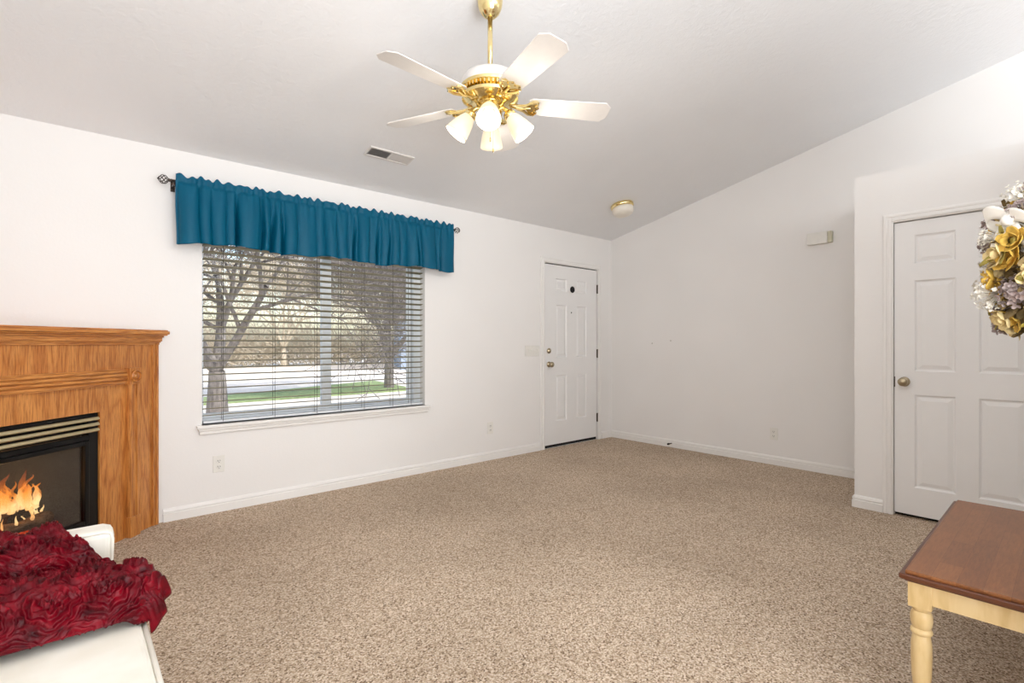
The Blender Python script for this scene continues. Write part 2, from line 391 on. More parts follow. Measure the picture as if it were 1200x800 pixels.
# ------------------------------------------------------------ window
win = struct(thing('window_1', 'wide two-pane sliding window in white frame', 'window', (0, YN+.10, 0)))
m = MB(); fw = .05
m.box((WX0, -.02, WZ0), (WX0+.012, .05, WZ1)); m.box((WX1-.07, -.02, WZ0), (WX1, .05, WZ1))
m.box((WX0+.012, -.02, WZ0), (WX1-.07, .05, WZ0+.035)); m.box((WX0+.012, -.02, WZ1-fw), (WX1-.07, .05, WZ1)); m.build('window_frame', FRAMEW, win, bevel=.004)
XM = 1.580
for a, b, y in ((WX0+.0125, XM+.038, .004), (XM-.038, WX1-.0705, .026)):
    f = MB(); z0, z1 = WZ0+.035, WZ1-fw
    e0 = .014 if y < .01 else .076; e1 = .076 if y < .01 else .04
    f.box((a, y, z0), (a+e0, y+.02, z1)); f.box((b-e1, y, z0), (b, y+.02, z1)); f.box((a+e0, y, z0), (b-e1, y+.02, z0+.03)); f.box((a+e0, y, z1-.035), (b-e1, y+.02, z1))
    so = f.build('sash', FRAMEW, win, bevel=.003)
    MB().box((a+e0-.004, y+.007, z0+.026), (b-e1+.004, y+.012, z1-.031)).build('pane', GLASS, so)
struct(MB().box((WX0-.035, YN-.045, WZ0-.022), (WX1+.04, YN+.09, WZ0)).box((WX0-.025, YN-.030, WZ0-.040), (WX1+.03, YN+.0, WZ0-.022)).box((WX0-.02, YN-.020, WZ0-.062), (WX1+.025, YN, WZ0-.040)).build('trim_3', TRIM, bevel=.005), 'white window sill')
# blind
bl = thing('window_blind', 'open horizontal slatted blind with dark cords inside the window', 'blind', (0, YN+.040, WZ0))
BX0, BX1 = WX0+.012, WX1-.012
MB().box((BX0, -.025, WZ1-WZ0-.05), (BX1, .025, WZ1-WZ0-.004)).build('headrail', SLATM, bl)
m = MB(); nsl = 29; pitch = .0468
for i in range(nsl):
    z = .058 + i*pitch
    T = Matrix.Translation((0, 0, z)) @ Matrix.Rotation(R_(-10), 4, 'X')
    m.box((BX0, -.025, -.0019), (BX1, .025, .0019), T)
m.build('slats', SLATM, bl)
MB().box((BX0, -.022, .006), (BX1, .022, .022)).build('bottom_rail', FRAMEW, bl, bevel=.003)
for x in (.82, 1.16, 1.47, 1.66, 1.86, 2.12, 2.30):
    c = MB()
    for y in (-.026, .026): c.tube([(x, y, .012), (x, y, WZ1-WZ0-.03)], .0014, 5)
    c.build('ladder_cord', DARKGAP, bl)

# ------------------------------------------------------------ valance and rod
ZR, YRD = 2.20, 3.90
rod = thing('curtain_rod', 'dark metal curtain rod with wire cage finials above the window', 'curtain rod', (1.60, YRD, ZR))
MB().tube([(-1.09, 0, 0), (1.07, 0, 0)], .009, 12).build('rod', DKMETAL, rod, True)
for sx, x0 in ((-1, -1.09), (1, 1.07)):
    f = MB(); f.lathe([(.006, 0), (.012, .004), (.008, .012), (.011, .018), (.006, .024)], 12, Matrix.Translation((x0, 0, 0)) @ Matrix.Rotation(sx*PI/2, 4, 'Y'))
    for k in range(6):
        pts = []
        for i in range(13):
            t = i/12; a = 2*PI*k/6 + t*PI*.9; r = .004+.024*math.sin(PI*t)**.8
            pts.append((x0+sx*(.02+.056*t), r*math.cos(a), r*math.sin(a)))
        f.tube(pts, .0024, 5)
    f.lathe([(.0005, .074), (.005, .078), (.0005, .083)], 8, Matrix.Translation((x0, 0, 0)) @ Matrix.Rotation(sx*PI/2, 4, 'Y'))
    f.build('finial', DKMETAL, rod, True)
    bx = x0 - sx*.012
    MB().box((bx-.006, 0, -.028), (bx+.006, YN-YRD-.001, -.012)).box((bx-.012, YN-YRD-.005, -.05), (bx+.012, YN-YRD-.001, .02)).tube([(bx, -.012, -.006), (bx, 0, -.018), (bx, .014, -.004)], .005, 6).build('bracket', DKMETAL, rod)
random.seed(5)
VX0, VX1 = .525, 2.668
pleats = []; x = VX0+.02
while x < VX1-.02:
    w = random.choice([.07, .09, .11, .14]); pleats.append((x+w/2, w, random.uniform(.55, 1.25), random.random())); x += w
NV = len(pleats)
def fold(x):
    v = 0
    for c, w, a, q in pleats:
        t = (x-c)/(w*.56)
        if abs(t) < 1.: v = max(v, a*math.sqrt(1-t*t)*(w/.10)**.6)
    return v
def ruf(x): return math.sin(x*62+2*math.sin(x*11))*.5+.5*math.sin(x*113+1.3*math.sin(x*19))
deep = [.88, 1.04, 1.11, 1.17, 1.72, 1.92, 2.02, 2.28, 2.52]
def vpt(u, v):
    x = VX0+(VX1-VX0)*u
    z = 2.242 - v*.432
    f = fold(x)
    dz = 0
    for c in deep: dz += math.exp(-((x-c-.006*math.sin(v*5+c*40))/.011)**2)
    if v < .10: amp = .006+.005*(v/.1); y = -.016-amp*ruf(x)*.9-.004*f
    else:
        k = min(1, (v-.10)/.6); k = .28+.72*k*(2-k) if v > .14 else .28*(v-.10)/.04
        y = -.016 - .009*ruf(x)*(1-k) - (.004+.046*k)*(f-.5) + .05*k*dz*min(1, v*1.4) - .012*k
    pin = math.exp(-((v-.10)/.03)**2)*.004; y += pin
    z += (.016*ruf(x+.3)*(1-v/.12) if v < .12 else 0)
    z += v**3*(.010*math.sin(x*9)+.006*math.sin(x*31))
    yy = YRD + min(y, .045 if v > .2 else -.013)
    return (x + (.012*math.sin(z*9+x*7)*v*.6), yy, z)
m = MB().grid(vpt, 900, 48); va = m.build('curtain_valance', TEAL, None, True)
so = va.modifiers.new('solid', 'SOLIDIFY'); so.thickness = .0022; so.offset = -1
tag(va, 'gathered teal fabric valance hanging over the top of the window', 'valance')

# ------------------------------------------------------------ ceiling fan
FX, FY, FZ = 1.57, 1.97, 2.36
fan = thing('ceiling_fan', 'white and brass five-blade ceiling fan with four lit glass shades', 'ceiling fan', (FX, FY, FZ))
CZF = zc(FY)-FZ
ctilt = Matrix.Translation((0, 0, CZF)) @ Matrix.Rotation(-math.atan(SL), 4, 'X')
MB().lathe([(.058, .03), (.062, -.005), (.062, -.03), (.058, -.06), (.046, -.088), (.028, -.106), (.018, -.110)], 32, Matrix.Translation((0, 0, CZF))).build('canopy', BRASS, fan, True, autosm=60)
MB().lathe([(.0125, .11), (.0125, CZF-.09)], 16).build('downrod', BRASS, fan, True)
MB().lathe([(.0005, .128), (.03, .127), (.09, .120), (.125, .106), (.140, .084), (.142, .052)], 48).build('motor_housing', FANW, fan, True, autosm=50)
mb = MB().lathe([(.140, .055), (.146, .048), (.144, .036), (.120, .026), (.112, .022), (.120, .018), (.140, .006), (.138, -.008), (.114, -.022), (.07, -.030), (.0005, -.032)], 64)
for k in range(44):
    a = 2*PI*k/44; T = Matrix.Rotation(a, 4, 'Z'); mb.box((.108, -.0035, .018), (.140, .0035, .034), T)
mb.build('motor_band', BRASS, fan, True, autosm=40)
MB().lathe([(.068, -.028), (.068, -.034), (.058, -.038), (.052, -.042), (.052, -.062), (.060, -.068), (.058, -.078), (.03, -.090), (.012, -.098), (.0005, -.10)], 32).build('light_kit_body', BRASS, fan, True, autosm=45)
def blade_parts():
    b = MB(); r0, r1, w0, w1 = .19, .61, .058, .072; th = .005
    out = [(r0, -w0*.8), (r0+.015, -w0), (r1-.032, -w1), (r1, -w1+.034), (r1, w1-.034), (r1-.032, w1), (r0+.015, w0), (r0, w0*.8)]
    b.prism(out, 0, th)
    ir = MB()
    ir.prism([(.10, -.016), (.15, -.013), (.185, -.020), (.205, -.046), (.225, -.050), (.240, -.040), (.232, -.018), (.246, 0), (.232, .018), (.240, .040), (.225, .050), (.205, .046), (.185, .020), (.15, .013), (.10, .016)], -.006, 0)
    for s in (-1, 1):
        ir.tube([(.13, s*.012, -.006), (.17, s*.018, -.012), (.195, s*.04, -.012), (.225, s*.048, -.009), (.236, s*.03, -.008), (.222, s*.015, -.009)], [.006, .007, .007, .006, .005, .003], 7)
        ir.lathe([(.005, -.009), (.005, -.005)], 8, Matrix.Translation((.222, s*.034, 0)))
    ir.lathe([(.005, -.009), (.005, -.005)], 8, Matrix.Translation((.236, 0, 0)))
    ir.tube([(.09, 0, .012), (.12, 0, -.004), (.16, 0, -.010), (.2, 0, -.009)], [.012, .012, .010, .006], 8)
    return b, ir
PH = -31
for k in range(5):
    b, ir = blade_parts()
    a = R_(PH+72*k); Mx = Matrix.Translation((0, 0, -.024)) @ Matrix.Rotation(a, 4, 'Z') @ Matrix.Rotation(R_(-12), 4, 'X')
    bo = b.build('blade', FANW, fan, bevel=.0015); bo.matrix_local = Mx
    io = ir.build('blade_iron', BRASS, fan, True, autosm=40); io.matrix_local = Mx
for k in range(4):
    a = R_(49+180+90*k)
    D = Matrix.Rotation(a, 4, 'Z')
    tilt = D @ Matrix.Translation((.082, 0, -.062)) @ Matrix.Rotation(R_(180-38), 4, 'Y')
    arm = MB().tube([D @ Vector((.04, 0, -.05)), D @ Vector((.065, 0, -.045)), D @ Vector((.082, 0, -.058)), D @ Vector((.090, 0, -.072))], [.009, .009, .011, .012], 10)
    arm.lathe([(.012, .0), (.026, .008), (.030, .018), (.030, .032), (.026, .036)], 20, tilt)
    arm.build('lamp_arm', BRASS, fan, True, autosm=50)
    sh = MB().lathe([(.024, .026), (.029, .034), (.040, .060), (.050, .095), (.0565, .128), (.0585, .142), (.0555, .142), (.047, .095), (.037, .060), (.026, .036)], 32, tilt, cap=False)
    sh.build('lamp_shade', SHADE, fan, True)
    bb = MB().lathe([(.0005, .034), (.012, .036), (.013, .05), (.024, .075), (.027, .092), (.020, .110), (.0005, .118)], 16, tilt); bb.build('bulb', SHADE, fan, True)
    p = tilt @ Vector((0, 0, .16)); lo = light('fan_bulb_light', 'POINT', p, (0, 0, 0), 4.2, (1, .92, .82), radius=.03); lo.parent = fan
for dx, dy, L in ((-.03, -.04, .13), (.035, .02, .15)):
    c = MB().tube([(dx, dy, -.08), (dx, dy, -.08-L)], .0011, 5); c.lathe([(.0005, 0), (.004, .004), (.004, .018), (.0005, .022)], 8, Matrix.Translation((dx, dy, -.10-L))); c.build('pull_chain', BRASS, fan)

# ------------------------------------------------------------ ceiling and wall fittings
ca = -math.atan(SL)
v = thing('ceiling_vent', 'white slotted air vent in the ceiling, one half dark', 'air vent', (1.80, 3.452, zc(3.452)), rot=(ca, 0, 0))
m = MB(); L, Wd = .178, .062
for a, b in (((-L, -Wd, -.010), (L, -Wd+.016, 0)), ((-L, Wd-.016, -.010), (L, Wd, 0)), ((-L, -Wd+.016, -.010), (-L+.016, Wd-.016, 0)), ((L-.016, -Wd+.016, -.010), (L, Wd-.016, 0)), ((-.006, -Wd+.016, -.010), (.006, Wd-.016, 0))): m.box(a, b)
m.build('vent_frame', FANW, v, bevel=.003)
MB().box((-L+.016, -Wd+.016, -.0015), (L-.016, Wd-.016, -.0005)).build('vent_backing', DARKGAP, v)
for sg, nm in ((-1, 'louvre'), (1, 'louvre')):
    m = MB()
    for i in range(14):
        x = sg*(.014 + i*.0108)
        hw = .0034 if sg < 0 else .0052; m.box((-hw, -Wd+.016, -.0005), (hw, Wd-.016, .0005), Matrix.Translation((x, 0, -.0055)) @ Matrix.Rotation(R_(-40 if sg < 0 else 32), 4, 'Y'))
    o = m.build(nm, FANW, v); o['label'] = 'dark open half' if sg < 0 else 'pale closed half'
fl = thing('ceiling_light', 'small round flush ceiling light with brass collar near far corner', 'ceiling light', (4.33, 3.25, zc(3.25)), rot=(ca, 0, 0))
MB().lathe([(.112, 0), (.118, -.006), (.116, -.030), (.106, -.040)], 40).build('collar', BRASS, fl, True, autosm=50)
MB().lathe([(.104, -.034), (.110, -.055), (.106, -.085), (.088, -.108), (.05, -.120), (.0005, -.123)], 40).build('glass_dome', DOME, fl, True)
ch = thing('doorbell_chime', 'white rectangular doorbell chime box high on right wall', 'doorbell chime', (XE, 1.648, 2.045), R_(-90))
MB().box((-.10, -.048, 0), (.066, -.001, .105)).build('cover', PLASTIC, ch, bevel=.006)
MB().box((.066, -.044, .003), (.10, -.001, .102)).build('side_grille', plain('beige_plastic', (206, 202, 178), .5), ch, bevel=.004)  # end piece in a darker beige than the cover
def outlet(label, loc, rz):
    o = thing('wall_outlet', label, 'outlet', loc, rz, 'wall outlets near the floor')
    MB().box((-.036, -.006, -.058), (.036, -.0005, .058)).build('cover_plate', PLASTIC, o, bevel=.003)
    for s in (-1, 1):
        m = MB().lathe([(.016, .005), (.016, .0085), (.014, .0095), (.0005, .0095)], 20, Matrix.Translation((0, 0, s*.02)) @ YAX); r = m.build('receptacle', PLASTIC, o)
        MB().box((-.008, -.0105, s*.02-.002), (-.0055, -.009, s*.02+.007)).box((.005, -.0105, s*.02-.002), (.0075, -.009, s*.02+.007)).box((-.002, -.0105, s*.02-.010), (.002, -.009, s*.02-.006)).build('slot', DARKGAP, r)
    return o
outlet('white wall outlet under the left end of the window', (.790, YN, .330), 0)
outlet('white wall outlet between the window and the entry door', (3.178, YN, .318), 0)
outlet('white wall outlet on the right wall beyond closet corner', (XE, 2.05, .295), R_(-90))
sw = thing('light_switch_plate', 'white four-toggle switch plate left of the entry door', 'light switch', (3.752, YN, 1.078))
MB().box((-.105, -.009, -.057), (.105, -.0005, .057)).build('cover_plate', PLASTIC, sw, bevel=.003)
for i in range(4): MB().box((-.005, -.017, -.004), (.005, -.005, .012), Matrix.Translation((-.069+.046*i, 0, 0)) @ Matrix.Rotation(R_(-18), 4, 'X')).build('toggle', PLASTIC, sw)
ds = thing('door_stop', 'small spring door stop with dark tip on the right wall baseboard', 'door stop', (XE-.014, 3.14, .045), R_(-90))
MB().tube([(0, 0, 0), (0, -.055, 0)], .006, 8).build('spring', HINGE, ds); MB().tube([(0, -.055, 0), (0, -.075, 0)], .011, 10).build('rubber_tip', BLACK, ds)
for lab, y, z in (('tiny wall anchor on right wall, nearer the far corner', 3.40, 1.158), ('tiny wall anchor on right wall, farther from the far corner', 3.16, 1.188)):
    tag(MB().lathe([(.0005, -.001), (.009, 0), (.008, .004), (.0005, .003)], 12, Matrix.Translation((XE, y, z)) @ Matrix.Rotation(R_(-90), 4, 'Z') @ YAX).build('wall_anchor', plain('grey_plastic', (206, 202, 196), .6)), lab, 'wall anchor')

# ------------------------------------------------------------ fireplace
FW = 1.82; FP = (.440, YN-.003, 0)
fp = thing('fireplace_surround', 'honey oak corner fireplace surround with mantel shelf and fluted rail', 'fireplace mantel', FP, R_(45))
TX = lambda s: -s
m = MB(); OX0, OX1, OZ = -1.395, -.425, .775
m.box((-FW+.01, 0, 0), (OX0, .02, 1.16)); m.box((OX1, 0, 0), (-.005, .02, 1.16)); m.box((OX0, 0, OZ), (OX1, .02, 1.16)); m.build('front_panel', OAK, fp)
MB().box((-.048, -.012, 0), (-.012, 0, 1.16)).box((-.028, -.018, 0), (-.010, -.012, 1.16)).build('corner_trim', OAK, fp, bevel=.004)
MB().box((-FW+.01, -.012, 0), (-FW+.048, 0, 1.16)).build('corner_trim', OAK, fp, bevel=.004)
def tri(o, k=.25): e = o*k; return [(e, -e-.006), (e, -o), (-FW-e, -o), (-FW-e, -e-.006), (-FW/2, FW/2-.012)]
def layers(ls):
    m = MB()
    for o, a, b in ls: m.prism(tri(o), a, b)
    return m
layers([(.012, 1.150, 1.164), (.020, 1.164, 1.172), (.028, 1.172, 1.196), (.038, 1.196, 1.208)]).build('crown_moulding', OAKH, fp, bevel=.005, seg=3)
layers([(.060, 1.208, 1.216), (.072, 1.216, 1.236), (.062, 1.236, 1.243)]).build('mantel_shelf', OAKH, fp, bevel=.004, seg=3)
m = MB(); m.box((-FW+.27, -.010, .918), (-.258, 0, 1.008)); m.box((-FW+.27, -.018, .918), (-.258, -.010, .924)); m.box((-FW+.27, -.018, 1.002), (-.258, -.010, 1.008))
for z in (.930, .951, .972, .993): m.tube([(-FW+.27, -.013, z), (-.258, -.013, z)], .0092, 12)
m.build('fluted_rail', OAKH, fp, True, autosm=40)
for s in (.214, FW-.214):
    m = MB(); m.box((-s-.034, -.022, .12), (-s+.034, 0, .92))
    for dx in (-.024, .024): m.box((-s+dx-.008, -.029, .12), (-s+dx+.008, -.022, .92))
    m.build('pilaster', OAK, fp, bevel=.003)
    MB().box((-s-.038, -.034, 0), (-s+.038, 0, .122)).build('plinth_block', OAK, fp, bevel=.003)
    MB().box((-s-.044, -.034, .915), (-s+.044, 0, 1.012)).lathe([(.037, .030), (.036, .042), (.031, .046), (.027, .036), (.020, .034), (.017, .042), (.009, .049), (.0005, .050)], 28, Matrix.Translation((-s, 0, .9635)) @ YAX).build('rosette_block', OAK, fp, True, autosm=35)
ins = thing('fireplace_insert', 'black gas fireplace insert with brass louvres and glass front', 'fireplace insert', FP, R_(45))
IX0, IX1 = OX0+.004, OX1-.004; GX0, GX1, GZ0, GZ1 = -1.31, -.51, .19, .607
m = MB()
m.box((IX0, .006, .03), (GX0-.02, .05, OZ-.004)); m.box((GX1+.02, .006, .03), (IX1, .05, OZ-.004))
m.box((GX0-.02, .006, .03), (GX1+.02, .05, GZ0-.02)); m.box((GX0-.02, .006, GZ1+.02), (GX1+.02, .02, .655)); m.box((GX0-.02, .04, .655), (GX1+.02, .05, OZ-.004)); m.box((IX0, .006, .752), (IX1, .04, OZ-.004))
m.build('insert_frame', BLACK, ins, bevel=.003)
m = MB(); 
for a, b in (((GX0-.02, -.002, GZ0-.02), (GX0+.006, .014, GZ1+.02)), ((GX1-.006, -.002, GZ0-.02), (GX1+.02, .014, GZ1+.02)), ((GX0+.006, -.002, GZ0-.02), (GX1-.006, .014, GZ0+.004)), ((GX0+.006, -.002, GZ1-.004), (GX1-.006, .014, GZ1+.02))): m.box(a, b)
m.build('glass_frame', BLACK, ins, bevel=.004)
for z in (.740, .709, .678):
    T = Matrix.Translation((0, -.002, z)) @ Matrix.Rotation(R_(-24), 4, 'X')
    MB().box((IX0+.01, -.014, -.009), (IX1-.012, .004, .009), T).build('louvre', LOUV, ins, bevel=.005, seg=3)
m = MB()
fb = [(-1.33, .05), (-1.12, .42), (-.70, .42), (-.49, .05)]
vs = [(x, y, .10) for x, y in fb] + [(x, y, .66) for x, y in fb]
m.add(vs, [(0, 1, 5, 4), (1, 2, 6, 5), (2, 3, 7, 6), (0, 3, 2, 1), (4, 5, 6, 7)]); m.build('firebox', CHAR, ins)
MB().box((GX0-.004, .016, GZ0-.01), (GX1+.004, .020, GZ1+.01)).build('glass_pane', FGLASS, ins)
m = MB().box((-1.18, .07, .10), (-.53, .36, .16)); m.build('burner_tray', BLACK, ins)
# embers, logs, flames
T45 = Matrix.Translation(FP) @ Matrix.Rotation(R_(45), 4, 'Z')
def at(o, loc=(0, 0, 0)):
    o.matrix_world = T45 @ Matrix.Translation(Vector(loc)+Vector((.09, 0, .035))); return o
random.seed(9)
m = MB()
for i in range(110):
    x, y = random.uniform(-1.2, -.62), random.uniform(.12, .36); r = random.uniform(.010, .022)
    m.lathe([(.0005, -r*.7), (r*.8, -r*.4), (r, 0), (r*.7, r*.5), (.0005, r*.7)], 6, Matrix.Translation((x, y, .142+random.uniform(0, .012))) @ Matrix.Rotation(random.random()*3, 4, 'X'))
tag(at(m.build('ember_bed', EMBER)), 'glowing ember bed under the logs in the fireplace', 'embers', kind='stuff')
def log(label, p, q, r, seed):
    p, q = Vector(p), Vector(q); c = (p+q)/2; m = MB(); n = 18; pts = []; rs = []
    for i in range(n+1):
        t = i/n; w = p.lerp(q, t)-c; pts.append(w + Vector((noise.noise((t*3, seed, 0)), noise.noise((t*3, seed, 5)), noise.noise((t*3, seed, 9))))*.018)
        rs.append(r*(.92+.25*noise.noise((t*5, seed, 2)))*(.8 if i in (0, n) else 1))
    m.tube(pts, rs, 14)
    o = m.build('fire_log', LOG, None, True, autosm=60); at(o, c); return tag(o, label, 'log', 'logs in the fireplace')
log('front pale-barked log lying lengthwise in the fireplace', (-1.18, .155, .185), (-.66, .15, .205), .036, 1)
log('short stub log resting low at front left in the fireplace', (-1.12, .10, .165), (-.86, .085, .160), .024, 2)
log('dark rear log sloping up to the right in the fireplace', (-1.10, .25, .22), (-.625, .27, .30), .042, 3)
log('back log lying behind the flames in the fireplace', (-1.20, .33, .20), (-.74, .34, .21), .05, 4)
log('crossing log leaning over the back logs in the fireplace', (-1.02, .16, .245), (-.86, .33, .30), .030, 6)
m = MB(); random.seed(3)
def tongue(x, y, z, h, r, sd):
    n = 16; pts = []; rs = []
    for i in range(n+1):
        t = i/n; k = t**1.2
        pts.append((x+.06*h/.2*noise.noise((sd, t*2.6, 1))*k*1.6, y+.03*noise.noise((sd, t*2.6, 7))*k, z+h*t)); rs.append(max(.0006, r*(math.sin(PI*min(1, .18+t*.82))**.8)*(1-.45*t)))
    m.tube(pts, rs, 10)
for x, h, r in ((-.88, .185, .026), (-.77, .18, .022), (-.84, .10, .02), (-.93, .12, .024), (-.71, .11, .016), (-.98, .16, .026), (-1.05, .19, .03), (-1.12, .13, .026), (-.62, .06, .012), (-.665, .085, .012), (-.81, .09, .018), (-1.0, .09, .02), (-.90, .07, .018), (-.74, .06, .014)):
    tongue(x, .20+random.uniform(-.05, .05), -.01+random.uniform(-.02, .02), h, r, x*17)
for i in range(30):
    tongue(random.gauss(-.84, .09), random.uniform(.14, .25), -.05+random.uniform(0, .06), random.uniform(.05, .15), random.uniform(.010, .022), i*1.7)
for i in range(26):
    x = random.uniform(-1.15, -.66)
    tongue(x, random.uniform(.10, .2), -.13+random.uniform(0, .08)+max(0, (x+.9))*.16, random.uniform(.03, .07), random.uniform(.005, .012), i*3.1)
tag(at(m.build('flames', FLAME, None, True), (0, 0, .30)), 'orange and yellow flames licking over the fireplace logs', 'fire', kind='stuff')
light('fire_light', 'POINT', T45 @ Vector((-.82, .16, .46)), (0, 0, 0), 2.2, (1, .55, .22), radius=.06)

# ------------------------------------------------------------ sofa
SX1, SX0, SY0, SY1 = .150, -.80, .42, 2.05
sf = thing('sofa', 'low white upholstered sofa with piped edges in front of the fireplace', 'sofa', (SX0, SY0, 0))
lx, ly = SX1-SX0, SY1-SY0
MB().box((0, .085, .06), (lx-.012, ly-.085, .30)).build('base', FABRIC, sf, bevel=.01)
def cush(u, v):
    return None
m = MB().box((.18, .096, .305), (lx-.004, ly-.098, .448)); m.build('seat_cushion', FABRIC, sf, bevel=.016, seg=4)
m = MB()
zt = .440
m.tube([(lx+.000, .10, zt), (lx+.0, ly-.104, zt)], .0055, 8); m.tube([(lx+.000, .10, .315), (lx+.0, ly-.104, .315)], .0055, 8)
m.build('piping', FABRIC, sf, True)
for y0, y1 in ((0, .092), (ly-.092, ly)):
    a = MB(); pf = [(0, .06), (lx-.05, .06), (lx-.046, .45), (lx-.040, .598), (0, .598)]
    vs = [(x, y0, z) for x, z in pf] + [(x, y1, z) for x, z in pf]; n = len(pf)
    a.add(vs, [tuple(range(n)), tuple(range(n, 2*n))[::-1]] + [(i, n+i, n+(i+1) % n, (i+1) % n) for i in range(n)])
    ao = a.build('arm', FABRIC, sf, bevel=.022, seg=4)
    pp = MB()
    for y in (y0+.006, y1-.006): pp.tube([(x, y, z) for x, z in ((lx-.053, .10), (lx-.050, .45), (lx-.046, .570), (lx-.050, .586), (lx-.066, .592), (.15, .592))], .005, 7)
    pp.build('arm_piping', FABRIC, ao, True)
MB().box((0, .094, .06), (.175, ly-.094, .80)).build('backrest', FABRIC, sf, bevel=.03, seg=4)
for x in (.06, lx-.10):
    for y in (.06, ly-.06): MB().lathe([(.018, 0), (.026, .06)], 12, Matrix.Translation((x, y, 0))).build('leg', EDGE, sf)

# ------------------------------------------------------------ rosette throw
random.seed(21)
prof = [(1.585, .462), (1.605, .500), (1.65, .540), (1.70, .556), (1.745, .552), (1.785, .535), (1.812, .525), (1.832, .545), (1.850, .575), (1.885, .598), (1.93, .607), (1.985, .609), (2.035, .604), (2.075, .580), (2.088, .55), (2.092, .47)]
cum = [0]
for a, b in zip(prof, prof[1:]): cum.append(cum[-1]+math.hypot(b[0]-a[0], b[1]-a[1]))
LP = cum[-1]
def pat(s):
    s = max(0, min(LP, s))
    for i in range(len(prof)-1):
        if s <= cum[i+1]:
            t = (s-cum[i])/(cum[i+1]-cum[i]); return prof[i][0]+(prof[i+1][0]-prof[i][0])*t, prof[i][1]+(prof[i+1][1]-prof[i][1])*t
    return prof[-1]
def psm(s):
    ys, zs_ = zip(*[pat(s+d) for d in (-.03, -.015, 0, .015, .03)]); return sum(ys)/5, sum(zs_)/5
def xedge(v):   # right edge of the throw along the profile
    pts = [(0, .150), (.08, .195), (.16, .215), (.24, .190), (.33, .150), (.42, .120), (.50, .085), (.58, .045), (.72, .015), (.85, .01), (1, .01)]
    for (a, b), (c, d) in zip(pts, pts[1:]):
        if v <= c: return b+(d-b)*(v-a)/(c-a)
    return .03
cent = []
for i in range(9):
    for j in range(7):
        cent.append((-.80+i*.118+(.059 if j % 2 else 0)+random.uniform(-.014, .014), -.02+j*.105+random.uniform(-.012, .012), random.uniform(.052, .066), random.random()*6.28, random.uniform(.8, 1.2)))
def rosette(x, s):
    best = None; bd = 9
    for c in cent:
        dd = (x-c[0])**2+(s-c[1])**2
        if dd < bd: bd = dd; best = c
    dx, dy = x-best[0], s-best[1]; r = math.hypot(dx, dy); th = math.atan2(dy, dx)+best[3]
    wob = .006*noise.noise((math.cos(th)*2.2+best[3], math.sin(th)*2.2, best[4]*9))+.0035*noise.noise((x*60, s*60, 3))
    ph = (r+wob*1.8)/.0155*best[4] + th/(2*PI)
    saw = ph % 1.
    ridge = (saw**1.6) * (1 if saw < .86 else (1-saw)/.14)
    env = 1-min(1, r/.07)**2*.55
    hump = .014*(1-min(1, r/.062)**2)
    return hump + .021*ridge*env + .005*noise.noise((x*20, s*20, 1.))
XL = -.60
def thr(u, v):
    s = v*LP; y, z = psm(s); xe = xedge(v) + .006*math.sin(s*55)+.003*math.sin(s*131)
    x = XL+(xe-XL)*u
    y2, z2 = psm(s+.01); ty, tz = y2-y, z2-z; l = math.hypot(ty, tz) or 1; ny, nz = -tz/l, ty/l
    d = rosette(x, s)
    d = d*1.2+.012*noise.noise((x*6, s*6, 2))
    e = min(1, (1-u)*(xe-XL)/.05); ev = min(1, v*LP/.03, (1-v)*LP/.03)
    k = e**.5*(.25+.75*ev)
    x2 = x + (.006*noise.noise((x*40, s*40, 8)))
    sink = (1-e)**2*.075
    zz = z + nz*d*k - sink*.75
    yy = y + ny*d*k
    if x2 < .16 and zz < .456 and yy < 1.9: zz = .456
    return (x2, yy, zz)
m = MB().grid(thr, 380, 260); t_ = m.build('throw_blanket', RED, None, True)
so = t_.modifiers.new('solid', 'SOLIDIFY'); so.thickness = .004; so.offset = -1
tag(t_, 'crimson throw blanket of ruffled fabric roses over the white sofa arm', 'throw blanket')

# ------------------------------------------------------------ side table
TX0, TX1, TY0, TY1, TZ = 1.952, 3.03, .045, .412, .46
tb = thing('side_table', 'long narrow low table with brown top and cream turned legs', 'table', (TX0, TY0, 0), R_(1.3))
tw, tl = TX1-TX0, TY1-TY0
MB().box((.014, .014, TZ-.012), (tw-.014, tl-.014, TZ)).build('tabletop', TOP, tb, bevel=.003)
MB().box((.0, .0, TZ-.026), (tw, tl, TZ-.010)).box((.012, .012, TZ-.034), (tw-.012, tl-.012, TZ-.026)).build('top_edge', EDGE, tb, bevel=.005, seg=3)
ins_ = .02; b = .058
m = MB(); zt, zb = TZ-.034, TZ-.095
m.box((ins_+b, ins_+.008, zb), (tw-ins_-b, ins_+.026, zt)).box((ins_+b, tl-ins_-.026, zb), (tw-ins_-b, tl-ins_-.008, zt)).box((ins_+.008, ins_+b, zb), (ins_+.026, tl-ins_-b, zt)).box((tw-ins_-.026, ins_+b, zb), (tw-ins_-.008, tl-ins_-b, zt))
m.build('apron', CREAM, tb)
lp = [(.017, 0), (.020, .004), (.021, .03), (.017, .05), (.023, .062), (.023, .07), (.017, .08), (.022, .105), (.0255, .14), (.027, .19), (.0265, .235), (.0235, .255), (.021, .262), (.027, .266), (.0285, .272), (.027, .278), (.0225, .283), (.026, .290), (.0285, .305), (.0285, .318), (.026, .330), (.022, .336), (.025, .341), (.027, .346), (.025, .352)]
for x in (ins_+b/2, tw-ins_-b/2):
    for y in (tl-ins_-b/2, ins_+b/2):
        m = MB().lathe(lp, 24, Matrix.Translation((x, y, 0)) @ Matrix.Scale(1.0, 4)); m.box((x-b/2, y-b/2, .350), (x+b/2, y+b/2, zt)); m.build('leg', CREAM, tb, True, autosm=45)

